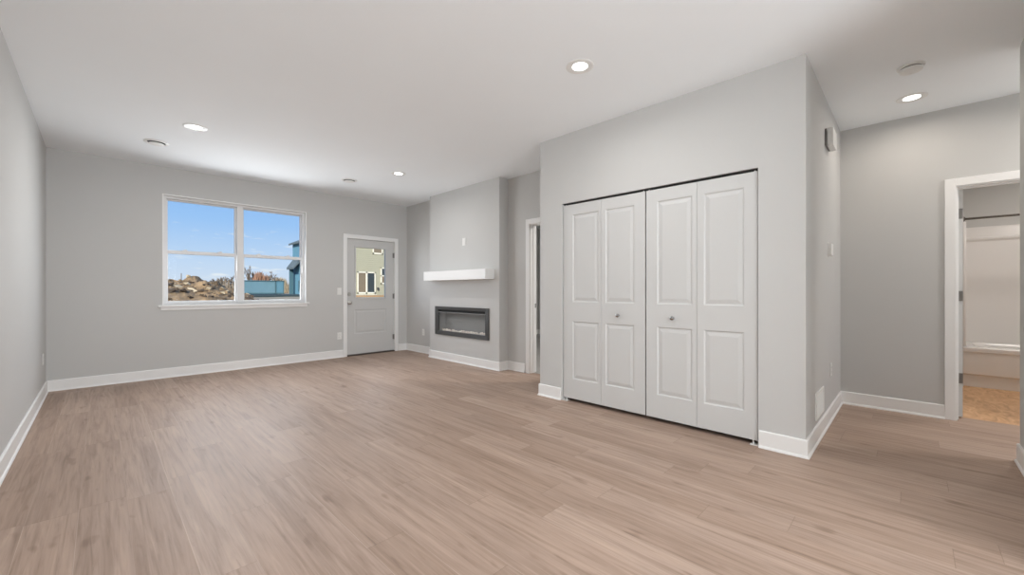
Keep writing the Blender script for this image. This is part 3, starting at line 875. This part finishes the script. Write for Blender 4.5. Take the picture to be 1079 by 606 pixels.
MB().prism(p, lambda x, z: (x, TY0 + 0.002, z), lambda x, z: (x, TY1 - 0.002, z)).build('back_panel', 'tub', sr)
for y0, y1 in ((TY1 - 0.024, TY1 - 0.001), (TY0 + 0.001, TY0 + 0.024)):
    MB().box(TX0 + 0.03, 7.962, y0, y1, 0.472, 1.95, 0.005).build('end_panel', 'tub', sr)
rd = thing('shower_rod', 'straight dark metal shower curtain rod above the bathtub', 'shower rod', (7.235, -1.2, 1.985))
MB().tube([(7.235, TY1 - 0.004, 1.985), (7.235, TY0 + 0.004, 1.985)], 0.0125, 16).build('rod', 'bronze', rd, True)
for y, s_ in ((TY1 - 0.0005, -1), (TY0 + 0.0005, 1)):
    MB().lathe((7.235, y, 1.985), (0, s_, 0), [(0, 0), (0.032, 0), (0.030, 0.008), (0.016, 0.018), (0.0125, 0.02)], 20).build('flange', 'bronze', rd, True)
bl = thing('bathroom_ceiling_light', 'lit round ceiling light inside the bathroom', 'ceiling light', (6.6, -1.3, H))
MB().lathe((6.6, -1.3, H), (0, 0, -1), [(0.15, 0), (0.15, 0.02), (0.14, 0.025)], 32).build('base', 'plastic', bl, True)
MB().lathe((6.6, -1.3, H), (0, 0, -1), [(0.14, 0.02), (0.12, 0.05), (0.06, 0.066), (0, 0.07)], 32).build('lamp_shade', 'lens', bl, True)
area('lamp', (6.6, -1.3, H - 0.08), (0, 0, -1), 0.25, 0.25, BATH_W, (1.0, 0.93, 0.87), 178, bl, 'DISK')
el = thing('bedroom_fill_light', 'unseen round fill light added inside the dim room past the doorway', 'ceiling light', (5.3, 2.1, H))  # lamp added out of view, placed to brighten the doorway jamb
MB().lathe((5.3, 2.1, H), (0, 0, -1), [(0.15, 0), (0.15, 0.02), (0.12, 0.05), (0.06, 0.066), (0, 0.07)], 32).build('lamp_shade', 'lens', el, True)
area('lamp', (5.3, 2.1, H - 0.08), (0, 0, -1), 0.25, 0.25, BEDROOM_W, (1.0, 0.95, 0.9), 178, el, 'DISK')


# ------------------------------------------------------------------ outside
GZ = 0.60
def gz(x, y):
    t = min(1, max(0, (y - 13.0) / 18.0))
    return -0.45 + (GZ + 0.45) * t

b = MB()
nx, ny = 40, 60
vs = [[b.bm.verts.new((-60 + 200 * i / nx, 7.2 + 170 * (j / ny) ** 1.6, gz(0, 7.2 + 170 * (j / ny) ** 1.6) + 0.10 * noise.noise(Vector((i * 0.9, j * 0.9, 3))))) for i in range(nx + 1)] for j in range(ny + 1)]
for j in range(ny):
    for i in range(nx):
        b.bm.faces.new((vs[j][i], vs[j][i + 1], vs[j + 1][i + 1], vs[j + 1][i]))
struct('ground', b, 'ground', 'bare earth of the building site outside', 'ground')
# low tan hills at the horizon
b = MB()
vs = []
for j in range(7):
    row = []
    for i in range(61):
        x = -80 + 300 * i / 60; t = j / 6
        h = (3.6 + 1.8 * noise.noise(Vector((i * 0.21, 1.7, 0)))) * math.sin(t * math.pi / 2)
        row.append(b.bm.verts.new((x, 150 + 40 * t, GZ - 0.2 + h)))
    vs.append(row)
for j in range(6):
    for i in range(60):
        b.bm.faces.new((vs[j][i], vs[j][i + 1], vs[j + 1][i + 1], vs[j + 1][i]))
struct('hill', b, 'hill', 'low tan rise along the horizon outside', 'hill')
struct('ground_shade', MB().box(9, 30, 38.5, 51.5, GZ - 0.1, GZ + 0.10), 'ground_shade', 'dark strip of painted shade in front of the teal house', 'ground_shade')  # ground strip coloured as the shade in front of the container

# dirt mound
NX, NY, MX0, MX1, MY0, MY1 = 190, 64, -5.5, 6.8, 15.5, 24.0
def mound_height(x, y):
    t = (y - MY0) / (MY1 - MY0)
    ridge = max(0.0, math.sin(math.pi * min(1, t * 1.35) * 0.5) if t < 0.74 else math.cos((t - 0.74) / 0.26 * math.pi / 2))
    fall = max(0.0, min(1.0, (x - 2.7) / 4.4)); fall = fall * fall * (3 - 2 * fall)
    crest = 1.47 * (1 - fall * 0.98) * max(0.0, min(1.0, (x + 5.5) / 2.0))
    crest += 0.14 * math.exp(-((x - 2.85) / 0.34) ** 2)
    P = Vector((x, y, 0))
    rough = 0.30 * noise.noise(P * 0.9) + 0.22 * noise.noise(P * 2.1 + Vector((5, 0, 0))) + 0.17 * noise.noise(P * 4.7) + 0.11 * noise.noise(P * 9.0)
    e = min(1, crest / 1.0) * ridge
    return gz(x, y) - 0.10 + ridge * max(0, crest - gz(x, y) + 0.1) + rough * e * 0.62
HT = [[mound_height(MX0 + (MX1 - MX0) * i / NX, MY0 + (MY1 - MY0) * j / NY) for i in range(NX + 1)] for j in range(NY + 1)]
def dirt_mound():
    b_ = MB()
    vs = [[b_.bm.verts.new((MX0 + (MX1 - MX0) * i / NX, MY0 + (MY1 - MY0) * j / NY, HT[j][i])) for i in range(NX + 1)] for j in range(NY + 1)]
    for j in range(NY):
        for i in range(NX):
            b_.bm.faces.new((vs[j][i], vs[j][i + 1], vs[j + 1][i + 1], vs[j + 1][i]))
    r = thing('dirt_mound', 'large mound of excavated brown dirt outside the window', 'dirt mound', (0.5, 19, 0))
    b_.build('soil', 'dirt', r)
    # loose clods and pale roots lying in the soil
    random.seed(11)
    def top(x, y):
        return mound_height(x, y)
    c = MB(); s = MB()
    for k in range(230):
        x = random.uniform(0.2, 5.2); y = random.uniform(16.2, 21.6)
        z = top(x, y); q = random.uniform(0.05, 0.19)
        bm = bmesh.new()
        for _ in range(10):
            v = Vector((random.uniform(-1, 1), random.uniform(-1, 1), random.uniform(-0.7, 0.8)))
            bm.verts.new((x + v.x * q, y + v.y * q, z + v.z * q * 0.8))
        bmesh.ops.convex_hull(bm, input=bm.verts[:])
        (s if k % 5 == 0 else c)._add(bm)
    o = c.build('clods', 'clod', r); o['kind'] = 'stuff'; o['label'] = 'dark earth clods'
    o = s.build('pale_clods', 'straw', r); o['kind'] = 'stuff'; o['label'] = 'pale dry lumps'
    rt = MB()
    for (xa, ya, xb, yb) in ((2.75, 17.0, 3.55, 16.5), (1.0, 17.1, 1.7, 16.6), (3.9, 18.0, 3.7, 17.2)):
        rt.tube([(xa, ya, top(xa, ya) + 0.10), ((xa + xb) / 2, (ya + yb) / 2, top((xa + xb) / 2, (ya + yb) / 2) + 0.12), (xb, yb, top(xb, yb) + 0.08)], [0.05, 0.045, 0.03], 8)
    o = rt.build('roots', 'straw', r); o['label'] = 'pale broken roots'; o['kind'] = 'stuff'
    return r
dirt_mound()


def siding(mb, p0, p1, z0, z1, step, out):
    """lapped boards from p0 to p1 (x, y), each course leaning out at its lower edge by 'out' (x, y)"""
    z = z0
    while z < z1 - 1e-6:
        zt = min(z + step, z1)
        a0 = (p0[0] + out[0], p0[1] + out[1], z); a1 = (p1[0] + out[0], p1[1] + out[1], z)
        mb.quad(a0, a1, (p1[0], p1[1], zt), (p0[0], p0[1], zt))
        mb.quad((p0[0], p0[1], z), (p1[0], p1[1], z), a1, a0)
        z = zt


# where a sight line through the window meets a plane of constant Y: places and sizes the far buildings
def at(u, v, Y):
    s, c = math.sin(0.7907), math.cos(0.7907)
    r = (u - 537.48) / 426.89; zz = -(v - 306.14) / 426.89
    d = (s + r * c, c - r * s, zz)
    t = Y / d[1]
    return Vector((d[0] * t, Y, 1.135 + zz * t))


def blue_container():
    Y = 58.0
    a = at(257.5, 295, Y); c = at(299.5, 298.5, Y + 0.0)
    zt = at(270, 295.5, Y).z
    r = thing('storage_container', 'long pale blue storage container standing on the building site', 'container', ((a.x + c.x) / 2, Y, GZ))
    b_ = MB(); x0, x1 = at(253.0, 295, Y).x, c.x
    # corrugated long side
    k = 70; pts = []
    for i in range(k):
        xx = x0 + (x1 - x0) * i / k; w = (x1 - x0) / k
        pts += [(xx, 0), (xx + w * 0.35, 0), (xx + w * 0.5, 0.06), (xx + w * 0.85, 0.06)]
    pts.append((x1, 0))
    for (xa, da), (xb, db) in zip(pts, pts[1:]):
        b_.quad((xa, Y + da, GZ + 0.2), (xb, Y + db, GZ + 0.2), (xb, Y + db, zt), (xa, Y + da, zt))
    b_.box(x0, x1, Y + 0.07, Y + 2.5, GZ + 0.2, zt)
    b_.build('body', 'blue', r)
    e = MB().box(x0, x1, Y - 0.05, Y + 0.05, zt - 0.14, zt, 0.01).box(x0, x1, Y - 0.05, Y + 0.05, GZ + 0.08, GZ + 0.24, 0.01)
    xe = at(290.5, 300, Y).x
    e.box(xe - 0.07, xe + 0.07, Y - 0.05, Y + 0.05, GZ + 0.1, zt, 0.01).box(x1 - 0.1, x1, Y - 0.05, Y + 0.05, GZ + 0.1, zt, 0.01)
    e.build('corner_rails', 'teal_dark', r)
    MB().box(xe + 0.1, x1 - 0.12, Y - 0.02, Y + 0.03, GZ + 0.25, zt - 0.15).build('door_panel', 'teal', r)
    MB().box(x0 + 0.3, x1 - 0.3, Y + 0.2, Y + 2.3, GZ - 0.05, GZ + 0.2).build('skid', 'teal_dark', r)
blue_container()


def teal_house():
    Y = 50.0; dy = 5.0; yf = Y + dy
    x0 = at(308.5, 285, yf).x; x1 = x0 + 9.0
    ze = at(308.5, 257.5, yf).z
    xo = at(304.0, 257.0, yf + 0.4).x
    r = thing('teal_house', 'teal sided two storey house at the right edge of the window', 'house', (x0 + 3, Y + 2, GZ))
    b_ = MB().box(x0 + 0.02, x1, Y + 0.02, yf, GZ - 0.1, ze)
    siding(b_, (x0, Y), (x1, Y), GZ, ze, 0.2, (0, -0.03))
    siding(b_, (x0, Y), (x0, yf), GZ, ze, 0.2, (-0.03, 0))
    b_.build('walls', 'teal', r)
    xm = (x0 + x1) / 2; rz = ze + 2.4
    MB().prism([(xo, ze - 0.16), (xo, ze + 0.06), (xm, rz), (x1 + x0 - xo, ze + 0.06), (x1 + x0 - xo, ze - 0.16), (xm, rz - 0.25)],
               lambda x, z: (x, Y - 0.6, z), lambda x, z: (x, yf + 0.4, z)).build('roof', 'roof', r)
    MB().prism([(x0, ze - 0.1), (xm, rz - 0.25), (x1, ze - 0.1)], lambda x, z: (x, Y + 0.02, z), lambda x, z: (x, Y + 0.12, z)).build('gable', 'teal', r)
    # side porch: lean-to roof with its fascia, one post and a wall behind
    pl = at(302.0, 283.0, yf - 0.3); pt = at(309.0, 274.0, yf - 0.3)
    MB().prism([(pl.x, pl.z - 0.16), (pl.x, pl.z + 0.10), (x0 - 0.03, pt.z + 0.10), (x0 - 0.03, pt.z - 0.35)], lambda x, z: (x, Y + 2.2, z), lambda x, z: (x, yf - 0.3, z)).build('porch_roof', 'roof', r)
    px = at(304.6, 290, yf - 0.6).x
    MB().box(px, px + 0.40, yf - 1.0, yf - 0.6, GZ - 0.1, pl.z + 0.12).build('porch_post', 'teal_dark', r)
    q = at(314.5, 301, Y + 3.0)
    MB().box(x0 - 0.06, x0 - 0.03, Y + 2.4, Y + 2.9, q.z - 0.7, q.z + 0.6).build('door_panel', 'teal_dark', r)
teal_house()


def beige_house():
    Y = 36.0
    r = thing('sage_house', 'pale sage sided house seen through the glass of the grey door', 'house', (18, Y + 4, GZ))
    x0, x1, zt = 15.65, 30.0, 6.6
    b_ = MB().box(x0, x1, Y + 0.04, Y + 9, GZ - 0.1, zt)
    siding(b_, (x0, Y), (x1, Y), GZ + 0.12, zt, 0.18, (0, -0.035))
    b_.build('walls', 'beige', r)
    MB().prism([(Y - 0.5, zt - 0.1), (Y - 0.5, zt + 0.1), (Y + 4.5, zt + 2.6), (Y + 9.5, zt + 0.1), (Y + 9.5, zt - 0.1), (Y + 4.5, zt + 2.3)],
               lambda y, z: (x0 - 0.4, y, z), lambda y, z: (x1 + 0.4, y, z)).build('roof', 'roof', r)
    def win(u0, v0, u1, v1, bar, mats):
        a = at(u0, v1, Y); c = at(u1, v0, Y)
        zb = at((u0 + u1) / 2, v1, Y).z; zt_ = at((u0 + u1) / 2, v0, Y).z
        f = MB(); w = 0.11
        f.box(a.x, a.x + w, Y - 0.07, Y + 0.03, zb, zt_).box(c.x - w, c.x, Y - 0.07, Y + 0.03, zb, zt_)
        f.box(a.x, c.x, Y - 0.07, Y + 0.03, zt_ - w, zt_).box(a.x, c.x, Y - 0.07, Y + 0.03, zb, zb + w * 1.2)
        if bar == 'v':
            mxx = (a.x + c.x) / 2; f.box(mxx - w * 0.7, mxx + w * 0.7, Y - 0.07, Y + 0.03, zb, zt_)
            rects = [(a.x + w, mxx - w * 0.7, zb + w, zt_ - w), (mxx + w * 0.7, c.x - w, zb + w, zt_ - w)]
        elif bar == 'h':
            mz = (zb + zt_) / 2; f.box(a.x, c.x, Y - 0.07, Y + 0.03, mz - w * 0.5, mz + w * 0.5)
            rects = [(a.x + w, c.x - w, mz, zt_ - w), (a.x + w, c.x - w, zb + w, mz)]
        else:
            rects = [(a.x + w, c.x - w, zb + w, zt_ - w)]
        fo = f.build('window_frame', 'cream', r)
        for rc, mt in zip(rects, mats):
            MB().box(rc[0], rc[1], Y - 0.045, Y - 0.03, rc[2], rc[3]).build('pane', mt, fo)
    win(376.3, 286.5, 395.5, 309.5, 'v', ('tanblind', 'pane_dark'))
    win(392.5, 256.0, 403.0, 268.0, None, ('tanblind',))
    win(401.0, 282.0, 408.0, 299.5, 'h', ('pane_dark', 'tanblind'))
    q = at(397.8, 304.2, Y)
    MB().box(q.x - 0.07, q.x + 0.07, Y - 0.16, Y, q.z - 0.13, q.z + 0.13, 0.02).build('wall_lamp', 'black', r)
    q0 = at(376.5, 310.5, Y - 0.3); q1 = at(395.5, 310.5, Y - 0.3)
    MB().box(q0.x - 0.1, q1.x + 0.1, Y - 0.35, Y, 0.62, q0.z, 0.01).build('door_step', 'cream', r)
beige_house()
bk = at(390, 311.5, 33)
tag(MB().box(15.2, 26.5, 31.5, 35.6, GZ - 0.1, GZ + 0.12).build('soil_bank', 'orange_soil'), 'tan strip of bare soil in front of the sage house', 'soil', kind='structure')


def bare_tree(label, u, v_top, Y, seed, mat='bark', spread=0.5, depth=6, trunk=0.10):
    base = at(u, 309, Y); zt = at(u, v_top, Y).z
    Hh = zt - GZ
    r = thing('bare_tree', label, 'tree', (base.x, Y, GZ), 'bare trees on the horizon')
    rnd = random.Random(seed)
    tk = MB(); br = MB()
    tk.tube([(base.x, Y, GZ - 0.1), (base.x + 0.03, Y, GZ + Hh * 0.16)], [trunk, trunk * 0.75], 6)
    tk.build('trunk', mat, r)
    def grow(p, d, ln, rad, k):
        q = p + d * ln
        br.tube([p, q], [rad, rad * 0.65], 4, caps=False)
        if k == 0: return
        for _ in range(3):
            nd = (d + Vector((rnd.uniform(-1, 1), rnd.uniform(-1, 1), rnd.uniform(-0.15, 0.6))) * spread * 0.85).normalized()
            grow(p + d * ln * rnd.uniform(0.55, 1.0), nd, ln * rnd.uniform(0.55, 0.85), max(0.024, rad * 0.62), k - 1)
    for _ in range(4):
        d0 = Vector((rnd.uniform(-1, 1) * spread, rnd.uniform(-1, 1) * spread, rnd.uniform(0.8, 1.2))).normalized()
        grow(Vector((base.x + 0.03, Y, GZ + Hh * 0.14)), d0, Hh * rnd.uniform(0.22, 0.34), trunk * 0.6, depth)
    br.build('branches', mat, r)
    return r

bare_tree('slim bare tree rising behind the left end of the blue container', 264.5, 279.5, 75, 3, spread=0.35, depth=4)
bare_tree('wide bare brown tree behind the middle of the blue container', 279.5, 282.0, 78, 8, spread=0.75, depth=4, trunk=0.12)
bare_tree('bare brown tree behind the right part of the blue container', 287.0, 281.0, 80, 12, spread=0.7, depth=4, trunk=0.12)
bare_tree('small bare tree just right of the dirt mound crest', 232.0, 288.0, 60, 21, spread=0.8, depth=4)
bare_tree('bare tree beside the white bar between the two window halves', 240.5, 286.5, 62, 25, spread=0.7, depth=4)


def twig_shrub(name, label, u0, u1, v_top, Y, seed, mat, count=420):
    a = at(u0, 309, Y); c = at(u1, 309, Y); zt = at((u0 + u1) / 2, v_top, Y).z
    r = thing(name, label, 'shrub', ((a.x + c.x) / 2, Y, GZ))
    rnd = random.Random(seed)
    b_ = MB()
    for i in range(count):
        x = rnd.uniform(a.x, c.x); t = (x - a.x) / (c.x - a.x)
        hh = (zt - GZ) * (0.55 + 0.45 * math.sin(math.pi * t)) * rnd.uniform(0.5, 1.0)
        y = Y + rnd.uniform(-1.2, 1.2)
        b_.tube([(x, y, GZ - 0.1), (x + rnd.uniform(-0.4, 0.4), y, GZ + hh)], [0.05, 0.025], 4, caps=False)
    b_.build('twigs', mat, r)
twig_shrub('red_shrub', 'rust red bush behind the blue container', 266.5, 281.0, 285.5, 70, 5, 'redtwig', 520)
twig_shrub('dry_shrub', 'grey brown dry bush behind the right slope of the dirt mound', 224.0, 252.0, 294.5, 56, 6, 'shrub', 150)
twig_shrub('dry_shrub', 'tan dry bush between the blue container and the teal house', 285.0, 305.0, 291.5, 90, 7, 'straw', 420)

up = at(191, 288, 70)
pr = thing('utility_pole', 'thin utility pole standing beyond the dirt mound', 'pole', (up.x, 70, GZ))
MB().tube([(up.x, 70, GZ - 0.2), (up.x, 70, up.z)], [0.075, 0.05], 8).build('post', 'pole', pr)
